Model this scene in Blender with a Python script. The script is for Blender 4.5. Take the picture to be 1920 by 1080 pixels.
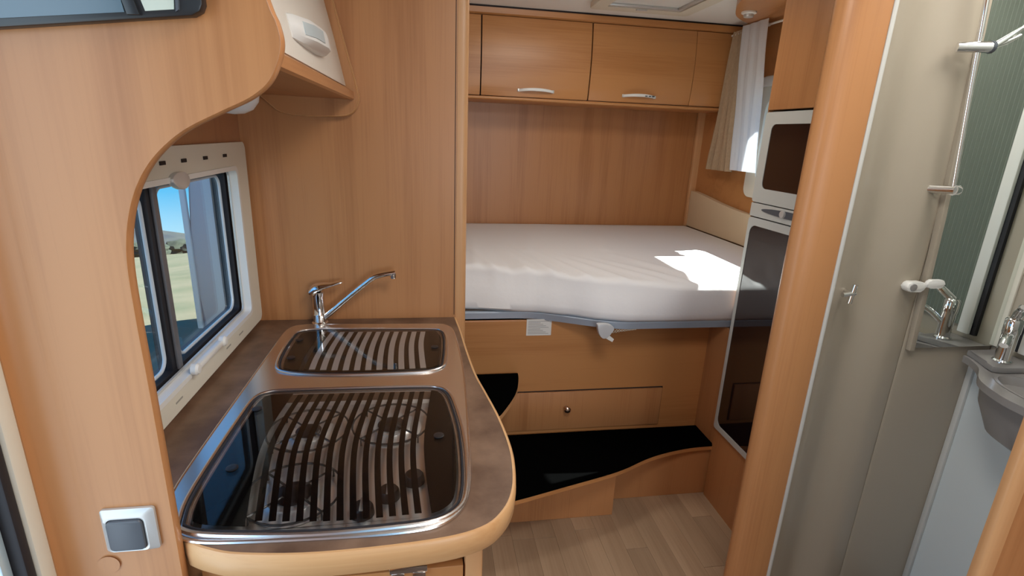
import bpy, bmesh, math, random
from mathutils import Vector, Matrix
random.seed(7)
for o in list(bpy.data.objects): bpy.data.objects.remove(o)
SC = bpy.context.scene
COL = SC.collection
PI = math.pi
# ------------------------------------------------------------------ camera
def cam_axes(yaw, p, r):
    yaw, p, r = map(math.radians, (yaw, p, r))
    cy, sy = math.cos(yaw), math.sin(yaw)
    fw = Vector((sy*math.cos(p), cy*math.cos(p), -math.sin(p)))
    rt = Vector((cy, -sy, 0)); up = rt.cross(fw)
    c, s = math.cos(r), math.sin(r)
    return c*rt + s*up, -s*rt + c*up, -fw
cd = bpy.data.cameras.new('camera'); cam = bpy.data.objects.new('camera', cd); COL.objects.link(cam)
X, Y, Z = cam_axes(9.6, 16.52, 2.32)
M = Matrix((X, Y, Z)).transposed().to_4x4(); M.translation = Vector((0, 0, 1.55))
cam.matrix_world = M
cd.sensor_fit = 'HORIZONTAL'; cd.sensor_width = 36; cd.lens = 970/1920*36; cd.clip_start = 0.02; cd.clip_end = 2000
SC.camera = cam
# ------------------------------------------------------------------ view
vs = SC.view_settings
vs.view_transform = 'Standard'; vs.look = 'None'; vs.gamma = 1; vs.use_curve_mapping = False
vs.exposure = -0.18
# ------------------------------------------------------------------ world
W = bpy.data.worlds.new('sky'); SC.world = W; W.use_nodes = True
nt = W.node_tree; nt.nodes.clear()
wo = nt.nodes.new('ShaderNodeOutputWorld'); bg = nt.nodes.new('ShaderNodeBackground')
tc = nt.nodes.new('ShaderNodeTexCoord'); sx = nt.nodes.new('ShaderNodeSeparateXYZ')
rp = nt.nodes.new('ShaderNodeValToRGB'); mr = nt.nodes.new('ShaderNodeMapRange')
mr.inputs[1].default_value = -0.3; mr.inputs[2].default_value = 1.0
nt.links.new(tc.outputs['Generated'], sx.inputs[0]); nt.links.new(sx.outputs[2], mr.inputs[0])
nt.links.new(mr.outputs[0], rp.inputs[0]); nt.links.new(rp.outputs[0], bg.inputs[0]); nt.links.new(bg.outputs[0], wo.inputs[0])
cr = rp.color_ramp
cr.elements[0].position = 0.0; cr.elements[0].color = (0.62, 0.82, 0.95, 1)
cr.elements[1].position = 1.0; cr.elements[1].color = (0.10, 0.30, 0.75, 1)
e = cr.elements.new(0.10); e.color = (0.45, 0.78, 0.95, 1)
e = cr.elements.new(0.15); e.color = (0.10, 0.55, 0.90, 1)
e = cr.elements.new(0.4); e.color = (0.16, 0.48, 0.88, 1)
bg.inputs[1].default_value = 1.6
# ------------------------------------------------------------------ lights
def light(name, kind, loc, direc, energy, color=(1, 1, 1), **kw):
    d = bpy.data.lights.new(name, kind); o = bpy.data.objects.new(name, d); COL.objects.link(o)
    o.location = loc; o.rotation_euler = Vector(direc).to_track_quat('-Z', 'Y').to_euler()
    d.energy = energy; d.color = color
    for k, v in kw.items(): setattr(d, k, v)
    return o
light('sun', 'SUN', (6, 4, 8), (-1, -0.25, -1.13), 30, (1, 0.95, 0.86), angle=0.01)
light('windscreen_daylight', 'AREA', (0.95, -2.0, 1.25), (-0.15, 1, -0.03), 25, (0.90, 0.95, 1), shape='RECTANGLE', size=1.2, size_y=0.7)
light('doorway_daylight', 'AREA', (-0.75, 0.28, 1.05), (1, 0.30, 0.0), 8.5, (0.78, 0.89, 1), shape='RECTANGLE', size=0.55, size_y=1.6)
light('bathroom_fill_light', 'AREA', (1.35, 0.88, 2.16), (0, 0, -1), 4.5, (1, 0.97, 0.92), shape='RECTANGLE', size=0.36, size_y=0.3)  # added fill below a closed ceiling, no skylight there; brightens the bathroom
light('salon_fill_light', 'AREA', (0.85, -0.5, 2.12), (0, 0.1, -1), 5, (1, 0.93, 0.82), shape='DISK', size=0.5)  # unseen fill added behind the camera to lift the interior, no lamp modelled
light('aisle_fill_light', 'AREA', (0.48, 0.55, 2.165), (0, 0.12, -1), 12, (1, 0.97, 0.93), shape='RECTANGLE', size=0.45, size_y=0.45)  # invented overhead fill, leaves the partition darker below the overhead cabinet
light('bedroom_fill_light', 'AREA', (0.62, 2.05, 2.175), (0, 0.25, -1), 9, (1, 0.94, 0.86), shape='DISK', size=0.42)  # fill added out of frame to brighten rear cabinets and mattress

# ------------------------------------------------------------------ materials
def mat(name, col, rough=0.5, metal=0.0, spec=0.5, bump=None, var=None, coat=0.0, emit=None):
    m = bpy.data.materials.new(name); m.use_nodes = True
    n = m.node_tree.nodes; l = m.node_tree.links; b = n['Principled BSDF']
    b.inputs['Base Color'].default_value = (*col, 1); b.inputs['Roughness'].default_value = rough
    b.inputs['Metallic'].default_value = metal; b.inputs['Specular IOR Level'].default_value = spec
    b.inputs['Coat Weight'].default_value = coat
    t = n.new('ShaderNodeTexCoord')
    if var:                                     # (scale, second colour)
        ns = n.new('ShaderNodeTexNoise'); ns.inputs['Scale'].default_value = var[0]; ns.inputs['Detail'].default_value = 5
        mp = n.new('ShaderNodeMapping'); l.new(t.outputs['Object'], mp.inputs[0]); l.new(mp.outputs[0], ns.inputs[0])
        if len(var) > 2: mp.inputs['Scale'].default_value = var[2]
        r = n.new('ShaderNodeValToRGB'); r.color_ramp.elements[0].position = .35; r.color_ramp.elements[1].position = .65
        r.color_ramp.elements[0].color = (*col, 1); r.color_ramp.elements[1].color = (*var[1], 1)
        l.new(ns.outputs[0], r.inputs[0]); l.new(r.outputs[0], b.inputs['Base Color'])
    if bump:                                    # (scale, strength)
        ns = n.new('ShaderNodeTexNoise'); ns.inputs['Scale'].default_value = bump[0]; ns.inputs['Detail'].default_value = 3
        mp = n.new('ShaderNodeMapping'); l.new(t.outputs['Object'], mp.inputs[0]); l.new(mp.outputs[0], ns.inputs[0])
        if len(bump) > 2: mp.inputs['Scale'].default_value = bump[2]
        bp = n.new('ShaderNodeBump'); bp.inputs['Strength'].default_value = bump[1]; bp.inputs['Distance'].default_value = 0.004
        l.new(ns.outputs[0], bp.inputs['Height']); l.new(bp.outputs[0], b.inputs['Normal'])
    return m
def wood(name, axis, a, b2, rough=0.36, rnd=0.0):
    b2 = tuple(0.68*u+0.32*v for u, v in zip(b2, a))
    m = bpy.data.materials.new(name); m.use_nodes = True
    n = m.node_tree.nodes; l = m.node_tree.links; b = n['Principled BSDF']
    t = n.new('ShaderNodeTexCoord')
    def noise(s_across, s_along, det, dist=0.0):
        mp = n.new('ShaderNodeMapping'); l.new(t.outputs['Object'], mp.inputs[0])
        sc = [s_across]*3; sc['xyz'.index(axis)] = s_along; mp.inputs['Scale'].default_value = sc
        ns = n.new('ShaderNodeTexNoise'); ns.inputs['Scale'].default_value = 1; ns.inputs['Detail'].default_value = det
        ns.inputs['Distortion'].default_value = dist
        l.new(mp.outputs[0], ns.inputs[0]); return ns
    n1 = noise(14, 0.7, 5, 0.6); n2 = noise(160, 3.5, 3); n3 = noise(3.0, 0.8, 2)
    ad = n.new('ShaderNodeMath'); ad.operation = 'MULTIPLY_ADD'; ad.inputs[1].default_value = 0.45
    l.new(n2.outputs[0], ad.inputs[0]); l.new(n1.outputs[0], ad.inputs[2])
    ad2 = n.new('ShaderNodeMath'); ad2.operation = 'MULTIPLY_ADD'; ad2.inputs[1].default_value = 0.5
    l.new(n3.outputs[0], ad2.inputs[0]); l.new(ad.outputs[0], ad2.inputs[2])
    r = n.new('ShaderNodeValToRGB'); r.color_ramp.elements[0].position = .62; r.color_ramp.elements[1].position = 1.28 if False else 1.0
    r.color_ramp.elements[0].position = .72
    r.color_ramp.elements[0].color = (*b2, 1); r.color_ramp.elements[1].color = (*a, 1)
    r.color_ramp.elements[1].position = 1.0
    l.new(ad2.outputs[0], r.inputs[0])
    out = r.outputs[0]
    if rnd:
        oi = n.new('ShaderNodeObjectInfo'); mr = n.new('ShaderNodeMapRange')
        mr.inputs[3].default_value = 1-rnd; mr.inputs[4].default_value = 1+rnd
        l.new(oi.outputs['Random'], mr.inputs[0])
        mx = n.new('ShaderNodeVectorMath'); mx.operation = 'SCALE'; l.new(out, mx.inputs[0]); l.new(mr.outputs[0], mx.inputs['Scale'])
        out = mx.outputs[0]
    l.new(out, b.inputs['Base Color'])
    b.inputs['Roughness'].default_value = rough; b.inputs['Specular IOR Level'].default_value = 0.42
    return m
def clear(name, tint=(1, 1, 1), ior=1.45, gloss_rough=0.02):
    m = bpy.data.materials.new(name); m.use_nodes = True
    n = m.node_tree.nodes; l = m.node_tree.links; n.clear()
    o = n.new('ShaderNodeOutputMaterial'); mx = n.new('ShaderNodeMixShader'); lw = n.new('ShaderNodeLayerWeight'); lw.inputs[0].default_value = 0.5
    pw = n.new('ShaderNodeMath'); pw.operation = 'POWER'; pw.inputs[1].default_value = 5; l.new(lw.outputs['Facing'], pw.inputs[0])
    f0 = ((ior-1)/(ior+1))**2
    f = n.new('ShaderNodeMath'); f.operation = 'MULTIPLY_ADD'; f.inputs[1].default_value = 1-f0; f.inputs[2].default_value = f0; l.new(pw.outputs[0], f.inputs[0])
    t = n.new('ShaderNodeBsdfTransparent'); t.inputs[0].default_value = (*tint, 1)
    g = n.new('ShaderNodeBsdfGlossy'); g.inputs['Roughness'].default_value = gloss_rough
    l.new(f.outputs[0], mx.inputs[0]); l.new(t.outputs[0], mx.inputs[1]); l.new(g.outputs[0], mx.inputs[2]); l.new(mx.outputs[0], o.inputs[0])
    return m
A, B = (0.48, 0.220, 0.086), (0.345, 0.140, 0.050)
WV = wood('pearwood_vertical', 'z', A, B)
WX = wood('pearwood_across', 'x', (0.50, 0.228, 0.080), (0.375, 0.150, 0.046))
WY = wood('pearwood_lengthwise', 'y', A, B)
WL = wood('light_wood_edging', 'x', (0.64, 0.37, 0.17), (0.54, 0.28, 0.115), 0.35)
WLz = wood('light_wood_edging_upright', 'z', (0.58, 0.31, 0.14), (0.48, 0.235, 0.095), 0.35)
WP = wood('vinyl_oak', 'y', (0.42, 0.29, 0.185), (0.31, 0.20, 0.12), 0.4, 0.16)
BLACKC = mat('black_carpet', (0.0016, 0.0016, 0.0016), 1.0, spec=0.0)
WHITE = mat('white_plastic', (0.78, 0.77, 0.73), 0.35)
CREAM = mat('cream_plastic', (0.72, 0.68, 0.57), 0.45)
CEIL = mat('ceiling_fabric', (0.85, 0.84, 0.80), 0.8, bump=(400, 0.1))
OFFW = mat('off_white_door', (0.75, 0.70, 0.62), 0.4)
STEEL = mat('brushed_steel', (0.74, 0.71, 0.69), 0.25, 1.0)
CHROME = mat('chrome', (0.86, 0.86, 0.86), 0.06, 1.0)
SILVER = mat('silver_plastic', (0.60, 0.60, 0.58), 0.32, 0.35)
FRIDGEF = mat('silver_grey_frame', (0.55, 0.57, 0.54), 0.38, 0.1)
FRIDGEP = mat('dark_gloss_panel', (0.012, 0.006, 0.006), 0.05)
FRIDGEP.node_tree.nodes['Principled BSDF'].inputs['IOR'].default_value = 1.85
SLATE = mat('slate_plastic', (0.075, 0.085, 0.10), 0.4)
BLACKP = mat('black_plastic', (0.012, 0.012, 0.014), 0.35)
RUBBER = mat('black_rubber', (0.015, 0.014, 0.018), 0.6)
STONE = mat('brown_stone_laminate', (0.105, 0.055, 0.032), 0.42, var=(11, (0.21, 0.125, 0.078)), bump=(160, 0.06))
BLACKG = mat('black_glass_print', (0.004, 0.0035, 0.0035), 0.9, spec=0.0)
TRAYM = mat('pale_steel', (0.80, 0.78, 0.75), 0.32, 0.75)
SPRINT = mat('silver_print', (0.50, 0.47, 0.44), 0.4, 0.5)
HANDLE = mat('bright_silver', (0.76, 0.75, 0.72), 0.4, 0.0)
GLASS = clear('lid_glass', (0.95, 0.95, 0.95), 1.33)
ACRYL = clear('acrylic_pane', (0.86, 0.92, 0.95), 1.45)
RIMAC = mat('frosted_acrylic_rim', (0.55, 0.62, 0.68), 0.2, spec=0.8)
SHEET = mat('white_cotton', (0.76, 0.745, 0.74), 0.9, bump=(60, 0.12))
RAILM = mat('grey_painted_metal', (0.36, 0.42, 0.50), 0.4, 0.4)
BEIGE = mat('beige_linen', (0.36, 0.24, 0.145), 0.95, bump=(700, 0.3), var=(220, (0.42, 0.29, 0.18), (1, 1, 0.3)))
HEADB = mat('cream_upholstery', (0.70, 0.55, 0.36), 0.8, bump=(300, 0.1))
VOILE = mat('white_voile', (0.85, 0.86, 0.88), 0.9)
_n = VOILE.node_tree.nodes; _l = VOILE.node_tree.links
_t = _n.new('ShaderNodeBsdfTranslucent'); _t.inputs[0].default_value = (0.85, 0.87, 0.9, 1); _m = _n.new('ShaderNodeMixShader'); _m.inputs[0].default_value = 0.5
_l.new(_n['Principled BSDF'].outputs[0], _m.inputs[1]); _l.new(_t.outputs[0], _m.inputs[2]); _l.new(_m.outputs[0], _n['Material Output'].inputs[0])
BATHG = mat('taupe_moulded_plastic', (0.40, 0.345, 0.27), 0.33)
BATHW = mat('white_bath_panel', (0.66, 0.70, 0.69), 0.35)
BASING = mat('grey_basin_plastic', (0.26, 0.245, 0.235), 0.2)
MIRROR = mat('mirror', (0.80, 0.83, 0.80), 0.015, 1.0)
RIB = mat('ribbed_green_grey', (0.19, 0.215, 0.18), 0.4)
ALU = mat('grey_edging', (0.62, 0.61, 0.57), 0.4, 0.1)
PAPER = mat('paper_label', (0.72, 0.70, 0.66), 0.7)
INK = mat('grey_ink', (0.35, 0.34, 0.33), 0.8)
PALE = mat('pale_green_panel', (0.60, 0.66, 0.56), 0.3)
SCREEN = mat('slate_blue_screen', (0.085, 0.125, 0.15), 0.22, spec=0.7)
BRASS = mat('nickel_knob', (0.62, 0.50, 0.42), 0.22, 1.0)
GROUND = mat('dry_grass_ground', (0.145, 0.125, 0.075), 0.95, var=(0.35, (0.085, 0.09, 0.045)), bump=(3, 0.4))
HILLM = mat('hill_scrub', (0.022, 0.03, 0.036), 0.95, var=(0.12, (0.05, 0.055, 0.045)))
LEAF = mat('dark_scrub_leaf', (0.02, 0.03, 0.02), 0.9, var=(5, (0.04, 0.05, 0.03)))
CARAV = mat('caravan_white', (0.42, 0.42, 0.47), 0.4)
CARM = mat('dark_blue_paint', (0.03, 0.045, 0.075), 0.25)
BAND = mat('dark_gap', (0.02, 0.012, 0.01), 0.8)

# ------------------------------------------------------------------ mesh helpers
def new(): return bmesh.new()
def box(x0, x1, y0, y1, z0, z1, bev=0.0, bm=None, seg=2):
    b = bmesh.new()
    v = [b.verts.new((x, y, z)) for z in (z0, z1) for y in (y0, y1) for x in (x0, x1)]
    for f in ((0, 2, 3, 1), (4, 5, 7, 6), (0, 1, 5, 4), (2, 6, 7, 3), (0, 4, 6, 2), (1, 3, 7, 5)): b.faces.new([v[i] for i in f])
    if bev: bmesh.ops.bevel(b, geom=list(b.edges), offset=bev, segments=seg, affect='EDGES', profile=0.5)
    return join(bm, b)
def join(bm, b):
    if bm is None: return b
    me = bpy.data.meshes.new('tmp'); b.to_mesh(me); b.free(); bm.from_mesh(me); bpy.data.meshes.remove(me); return bm
def p3(axis, a, u, v):
    return {'x': (a, u, v), 'y': (u, a, v), 'z': (u, v, a)}[axis]
def prism(pts, axis, a0, a1, bev=0.0, bm=None):
    b = bmesh.new()
    lo = [b.verts.new(p3(axis, a0, *p)) for p in pts]; hi = [b.verts.new(p3(axis, a1, *p)) for p in pts]
    f0 = b.faces.new(lo[::-1]); f1 = b.faces.new(hi); n = len(pts)
    for i in range(n): b.faces.new((lo[i], lo[(i+1) % n], hi[(i+1) % n], hi[i]))
    if bev: bmesh.ops.bevel(b, geom=list(f0.edges)+list(f1.edges), offset=bev, segments=2, affect='EDGES', profile=0.5)
    return join(bm, b)
def ring(outer, inner, axis, a0, a1, bm=None):
    b = bmesh.new(); n = len(outer)
    L = [[b.verts.new(p3(axis, a, *p)) for p in pts] for pts, a in ((outer, a0), (inner, a0), (inner, a1), (outer, a1))]
    for k in range(4):
        P, Q = L[k], L[(k+1) % 4]
        for i in range(n): b.faces.new((P[i], P[(i+1) % n], Q[(i+1) % n], Q[i]))
    return join(bm, b)
def holed(outer, holes, axis, a0, a1, bm=None):
    b = bmesh.new(); loops = [outer]+holes
    for a in (a0, a1):
        es = []
        for lp in loops:
            v = [b.verts.new(p3(axis, a, *p)) for p in lp]
            es += [b.edges.new((v[i], v[(i+1) % len(v)])) for i in range(len(v))]
        bmesh.ops.triangle_fill(b, use_beauty=True, use_dissolve=False, edges=es)
    for lp in loops:
        n = len(lp); lo = [b.verts.new(p3(axis, a0, *p)) for p in lp]; hi = [b.verts.new(p3(axis, a1, *p)) for p in lp]
        for i in range(n): b.faces.new((lo[i], lo[(i+1) % n], hi[(i+1) % n], hi[i]))
    bmesh.ops.remove_doubles(b, verts=b.verts, dist=1e-5)
    return join(bm, b)
def rrect(u0, u1, v0, v1, r, n=6):
    out = []
    for cu, cv, s in ((u1-r, v0+r, -90), (u1-r, v1-r, 0), (u0+r, v1-r, 90), (u0+r, v0+r, 180)):
        for i in range(n+1):
            a = math.radians(s+90*i/n); out.append((cu+r*math.cos(a), cv+r*math.sin(a)))
    return out
def tube(path, r, n=10, closed=False, bm=None):
    b = bmesh.new(); P = [Vector(p) for p in path]; N = len(P); rings = []
    rr = r if isinstance(r, (list, tuple)) else [r]*N
    up = None
    for i in range(N):
        if closed: d = P[(i+1) % N]-P[i-1]
        else: d = P[min(i+1, N-1)]-P[max(i-1, 0)]
        d.normalize()
        if up is None:
            up = Vector((0, 0, 1)) if abs(d.z) < 0.9 else Vector((1, 0, 0))
        s = d.cross(up).normalized(); up = s.cross(d).normalized()
        rings.append([b.verts.new(P[i]+rr[i]*(math.cos(2*PI*k/n)*s+math.sin(2*PI*k/n)*up)) for k in range(n)])
    for i in range(N if closed else N-1):
        Q, S = rings[i], rings[(i+1) % N]
        for k in range(n): b.faces.new((Q[k], Q[(k+1) % n], S[(k+1) % n], S[k]))
    if not closed: b.faces.new(rings[0]); b.faces.new(rings[-1])
    return join(bm, b)
def lathe(prof, c, axis='z', n=24, bm=None, flip=1):
    b = bmesh.new(); rings = []
    for r, h in prof:
        rg = []
        for k in range(n):
            u, v = r*math.cos(2*PI*k/n), r*math.sin(2*PI*k/n)
            q = {'z': (u, v, h*flip), 'y': (u, h*flip, v), 'x': (h*flip, u, v)}[axis]
            rg.append(b.verts.new((c[0]+q[0], c[1]+q[1], c[2]+q[2])))
        rings.append(rg)
    for i in range(len(rings)-1):
        for k in range(n): b.faces.new((rings[i][k], rings[i][(k+1) % n], rings[i+1][(k+1) % n], rings[i+1][k]))
    b.faces.new(rings[0]); b.faces.new(rings[-1])
    return join(bm, b)
def loft(loops, cap=True, closed=True, bm=None):
    b = bmesh.new(); R = [[b.verts.new(p) for p in lp] for lp in loops]; n = len(R[0])
    for i in range(len(R)-1):
        for k in range(n if closed else n-1): b.faces.new((R[i][k], R[i][(k+1) % n], R[i+1][(k+1) % n], R[i+1][k]))
    if cap: b.faces.new(R[0]); b.faces.new(R[-1])
    return join(bm, b)
def smooth(pts, n=6, closed=False):
    out = []; N = len(pts)
    def g(i): return pts[i % N] if closed else pts[max(0, min(N-1, i))]
    for i in range(N if closed else N-1):
        a, b, c, d = g(i-1), g(i), g(i+1), g(i+2)
        for k in range(n):
            t = k/n
            out.append(tuple(0.5*(2*b[j]+(c[j]-a[j])*t+(2*a[j]-5*b[j]+4*c[j]-d[j])*t*t+(-a[j]+3*b[j]-3*c[j]+d[j])*t**3) for j in range(len(b))))
    if not closed: out.append(tuple(pts[-1]))
    return out
def offset(pts, d):                              # inset a closed ccw outline by d
    out = []; N = len(pts)
    for i in range(N):
        a, b, c = Vector(pts[i-1]), Vector(pts[i]), Vector(pts[(i+1) % N])
        t = (c-a); t = t.normalized() if t.length > 1e-9 else Vector((1, 0))
        out.append((b.x-t.y*d, b.y+t.x*d))
    return out
def org(o):
    v = Vector((0, 0, 0))
    while o is not None: v += o.location; o = o.parent
    return v
def obj(name, bm, m, parent=None, ang=38):
    bmesh.ops.recalc_face_normals(bm, faces=bm.faces)
    lim = math.radians(ang)
    for f in bm.faces: f.smooth = True
    for e in bm.edges:
        e.smooth = not (len(e.link_faces) == 2 and e.calc_face_angle(0) > lim)
    if parent is None:
        xs = [v.co for v in bm.verts]
        loc = Vector(((min(c.x for c in xs)+max(c.x for c in xs))/2, (min(c.y for c in xs)+max(c.y for c in xs))/2, min(c.z for c in xs)))
    else: loc = org(parent)
    bmesh.ops.translate(bm, verts=bm.verts, vec=-loc)
    me = bpy.data.meshes.new(name); bm.to_mesh(me); bm.free(); me.materials.append(m)
    o = bpy.data.objects.new(name, me); COL.objects.link(o)
    if parent is None: o.location = loc
    else: o.parent = parent
    return o
def tag(o, label, cat, group=None):
    o['label'] = label; o['category'] = cat
    if group: o['group'] = group
    return o
def thing(name, loc, label, cat, group=None):
    o = bpy.data.objects.new(name, None); o.empty_display_size = 0.05; COL.objects.link(o); o.location = loc
    return tag(o, label, cat, group)
def struct(name, bm, m, label=None):
    o = obj(name, bm, m); o['kind'] = 'structure'
    if label: o['label'] = label; 
    o['category'] = name.split('_')[0]
    return o

# ================================================================== SETTING
CZ = 2.19; XL = -0.56; XR = 1.765; YB = 3.30; YF = -2.3
fl = struct('floor', box(XL-0.04, XR+0.04, YF, YB+0.04, -0.06, -0.004), mat('subfloor', (0.10, 0.06, 0.035), 0.8), 'oak-look vinyl floor in the aisle beside the kitchen')
pm = {}
x = 0.06; i = 0
while x < 1.23:
    y = 0.35 - 0.45*random.random()
    while y < 1.98:
        L = random.choice((0.55, 0.8, 1.05)); y1 = min(y+L, 2.0)
        key = round(y1-y, 3)
        if key not in pm:
            bmm = box(-0.0438, 0.0438, 0, y1-y-0.0012, -0.004, 0, 0.0006)
            bmesh.ops.recalc_face_normals(bmm, faces=bmm.faces)
            me = bpy.data.meshes.new('plank'); bmm.to_mesh(me); bmm.free(); me.materials.append(WP); pm[key] = me
        o = bpy.data.objects.new('plank', pm[key]); COL.objects.link(o); o.parent = fl
        o.location = Vector((x+0.044, y, 0.0)) - fl.location
        y = y1
        if y1 >= 2.0: break
    x += 0.088
ce = struct('ceiling', holed([(XL-0.04, YF), (XR+0.04, YF), (XR+0.04, YB+0.04), (XL-0.04, YB+0.04)], [], 'z', CZ, CZ+0.05), CEIL, 'pale grey fabric-lined ceiling')
wl = struct('wall_left', holed([(YF, 0), (YB, 0), (YB, CZ), (YF, CZ)], [rrect(-0.05, 0.655, 0.02, 1.88, 0.05), rrect(0.86, 1.632, 0.985, 1.432, 0.03)], 'x', XL-0.05, XL), WV, 'wood-veneered side wall around the kitchen window')
wr = struct('wall_right', holed([(YF, 0), (YB, 0), (YB, CZ), (YF, CZ)], [rrect(1.95, 2.62, 1.34, 1.80, 0.09)], 'x', XR, XR+0.05), WX, 'wood-veneered side wall beside the bed')
wb = struct('wall_rear', box(XL-0.04, XR+0.04, YB, YB+0.04, 0, CZ), WV, 'reddish wood-veneered rear wall above the mattress')
wf = struct('wall_front', holed([(XL-0.04, 0), (XR+0.04, 0), (XR+0.04, CZ), (XL-0.04, CZ)], [[(-0.4, 0.85), (1.6, 0.85), (1.6, 1.85), (-0.4, 1.85)]], 'y', YF-0.04, YF), OFFW)
tr = struct('trim_1', prism(smooth([(1.755, 3.30), (1.727, 3.296), (1.727, 3.272), (1.765, 3.262)], 3), 'z', 1.0, 1.74), WLz, 'light wood corner strip at the rear wall')

# kitchen rear partition
wp = struct('wall_kitchen_partition', box(XL, 0.095, 1.74, 1.775, 0, CZ), WV, 'tall wood partition behind the sink and faucet')
obj('edge_strip', prism(smooth([(0.095, 1.738), (0.118, 1.738), (0.129, 1.748), (0.129, 1.77), (0.118, 1.78), (0.095, 1.78)], 3), 'z', 0, CZ), WLz, wp)
obj('groove', box(0.0885, 0.0905, 1.7388, 1.742, 0.93, CZ), BAND, wp)

# front partition with arch
arch = smooth([(-0.374, 0.0), (-0.374, 0.6), (-0.374, 1.136), (-0.375, 1.296), (-0.374, 1.369), (-0.369, 1.41), (-0.359, 1.447), (-0.344, 1.48), (-0.322, 1.51), (-0.288, 1.539), (-0.243, 1.563), (-0.211, 1.579), (-0.189, 1.596), (-0.176, 1.617), (-0.169, 1.641), (-0.172, 1.664), (-0.181, 1.689), (-0.21, 1.8), (-0.25, 2.0), (-0.28, CZ)], 5)
arch = [(p[0]*1.020, 1.55+(p[1]-1.55)*1.020) for p in arch]; arch[0] = (arch[0][0], 0.0); arch[-1] = (arch[-1][0], CZ)
arch = [p for p in arch if 0 <= p[1] <= CZ]
full = [(-0.50, CZ), (-0.50, 0.0)] + arch
wa = struct('wall_entrance_partition', prism(full[::-1], 'y', 0.714, 0.730), WV, 'pinkish wood partition with curved cutout beside the entrance door')
# concave flank that turns towards the doorway
fil = [(-0.50, 0.714)] + [(-0.50-0.036*math.sin(math.radians(a)), 0.696+0.018*math.cos(math.radians(a))) for a in range(10, 91, 10)] + [(-0.56, 0.696), (-0.56, 0.730), (-0.50, 0.730)]
obj('curved_flank', prism(fil, 'z', 0, CZ), WV, wa)
aedge = [(p[0]+0.0015, p[1]) for p in arch]; ain = [(p[0]-0.001, p[1]) for p in arch]
L = []
for k, p in enumerate(arch):
    t = Vector(arch[min(k+1, len(arch)-1)])-Vector(arch[max(k-1, 0)]); t.normalize(); nx, nz = t.y, -t.x
    q = lambda d, y: (p[0]+nx*d, y, p[1]+nz*d)
    L.append([q(-0.002, 0.7145), q(-0.0003, 0.7136), q(0.0015, 0.716), q(0.002, 0.722), q(0.0015, 0.728), q(-0.0003, 0.7305), q(-0.002, 0.7295)])
obj('edge_banding', loft(L), WV, wa)
obj('screw_cover', lathe([(0.0, 0), (0.013, 0), (0.015, 0.003), (0.0, 0.0031)][1:], (-0.478, 0.7145, 0.905), 'y', 20, flip=-1), WV, wa)

# entrance door frame
dr = struct('door_1', box(-0.575, -0.537, 0.672, 0.698, 0.0, 1.9, 0.004), CREAM, 'cream frame of the entrance door with black seal')
obj('rubber_seal', box(-0.575, -0.541, 0.656, 0.6715, 0.0, 1.9, 0.004), RUBBER, dr)
obj('outer_jamb', box(-0.66, -0.556, 0.640, 0.6555, 0.0, 1.9, 0.003), mat('pale_blue_aluminium', (0.55, 0.70, 0.78), 0.3, 0.3), dr)

# ================================================================== KITCHEN WINDOW
yo0, yo1, zo0, zo1 = 0.79, 1.722, 0.936, 1.498
win = struct('window_1', ring(rrect(yo0, yo1, zo0, zo1, 0.022), rrect(0.868, 1.626, 0.99, 1.428, 0.02), 'x', -0.562, -0.543), CREAM, 'cream framed kitchen window with two acrylic panes')
obj('frame_lip', ring(rrect(0.862, 1.632, 0.984, 1.434, 0.024), rrect(0.874, 1.62, 0.996, 1.422, 0.018), 'x', -0.56, -0.539), WHITE, win)
obj('rubber_seal', ring(rrect(0.862, 1.632, 0.986, 1.432, 0.02), rrect(0.886, 1.614, 1.006, 1.418, 0.014), 'x', -0.612, -0.572), RUBBER, win)
obj('inner_track', ring(rrect(0.866, 1.63, 0.988, 1.43, 0.02), rrect(0.878, 1.616, 1.002, 1.42, 0.016), 'x', -0.5655, -0.56), SILVER, win)
obj('mullion', box(-0.606, -0.574, 1.180, 1.228, 1.0, 1.42, 0.003), RUBBER, win)
obj('mullion_track', box(-0.5738, -0.567, 1.194, 1.214, 1.0, 1.42, 0.002), mat('dark_grey_track', (0.13, 0.13, 0.14), 0.4), win)
for a, b in ((0.886, 1.184), (1.224, 1.614)):
    pn = obj('pane', box(-0.590, -0.587, a, b, 1.004, 1.418), ACRYL, win)
    obj('pane_rim', tube([(-0.585, u, v) for u, v in rrect(a+0.012, b-0.012, 1.014, 1.408, 0.03)], 0.0042, 8, True), RIMAC, pn)
lt = obj('latch', box(-0.543, -0.528, 1.19, 1.35, 0.992, 1.008, 0.004), WHITE, win)
for yy in (1.19, 1.36): obj('latch_knob', lathe([(0.001, 0), (0.013, 0.001), (0.014, 0.012), (0.010, 0.017), (0.001, 0.018)], (-0.540, yy, 1.002), 'x', 16), WHITE, lt)
obj('blind_grip', prism(smooth([(1.215, 1.425), (1.23, 1.440), (1.265, 1.443), (1.29, 1.436), (1.30, 1.422), (1.285, 1.408), (1.25, 1.406)], 3, True), 'x', -0.545, -0.533, 0.002), SILVER, win)
for yy in (1.20, 1.30, 1.42, 1.55): obj('slot', box(-0.5425, -0.5405, yy-0.012, yy+0.012, 1.461, 1.469), BAND, win)
for yy in (1.0, 1.12, 1.42, 1.52): obj('slot', box(-0.5435, -0.5422, yy-0.016, yy+0.016, 0.959, 0.963), mat('slot_shadow_grey', (0.35, 0.33, 0.28), 0.6), win)

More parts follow.
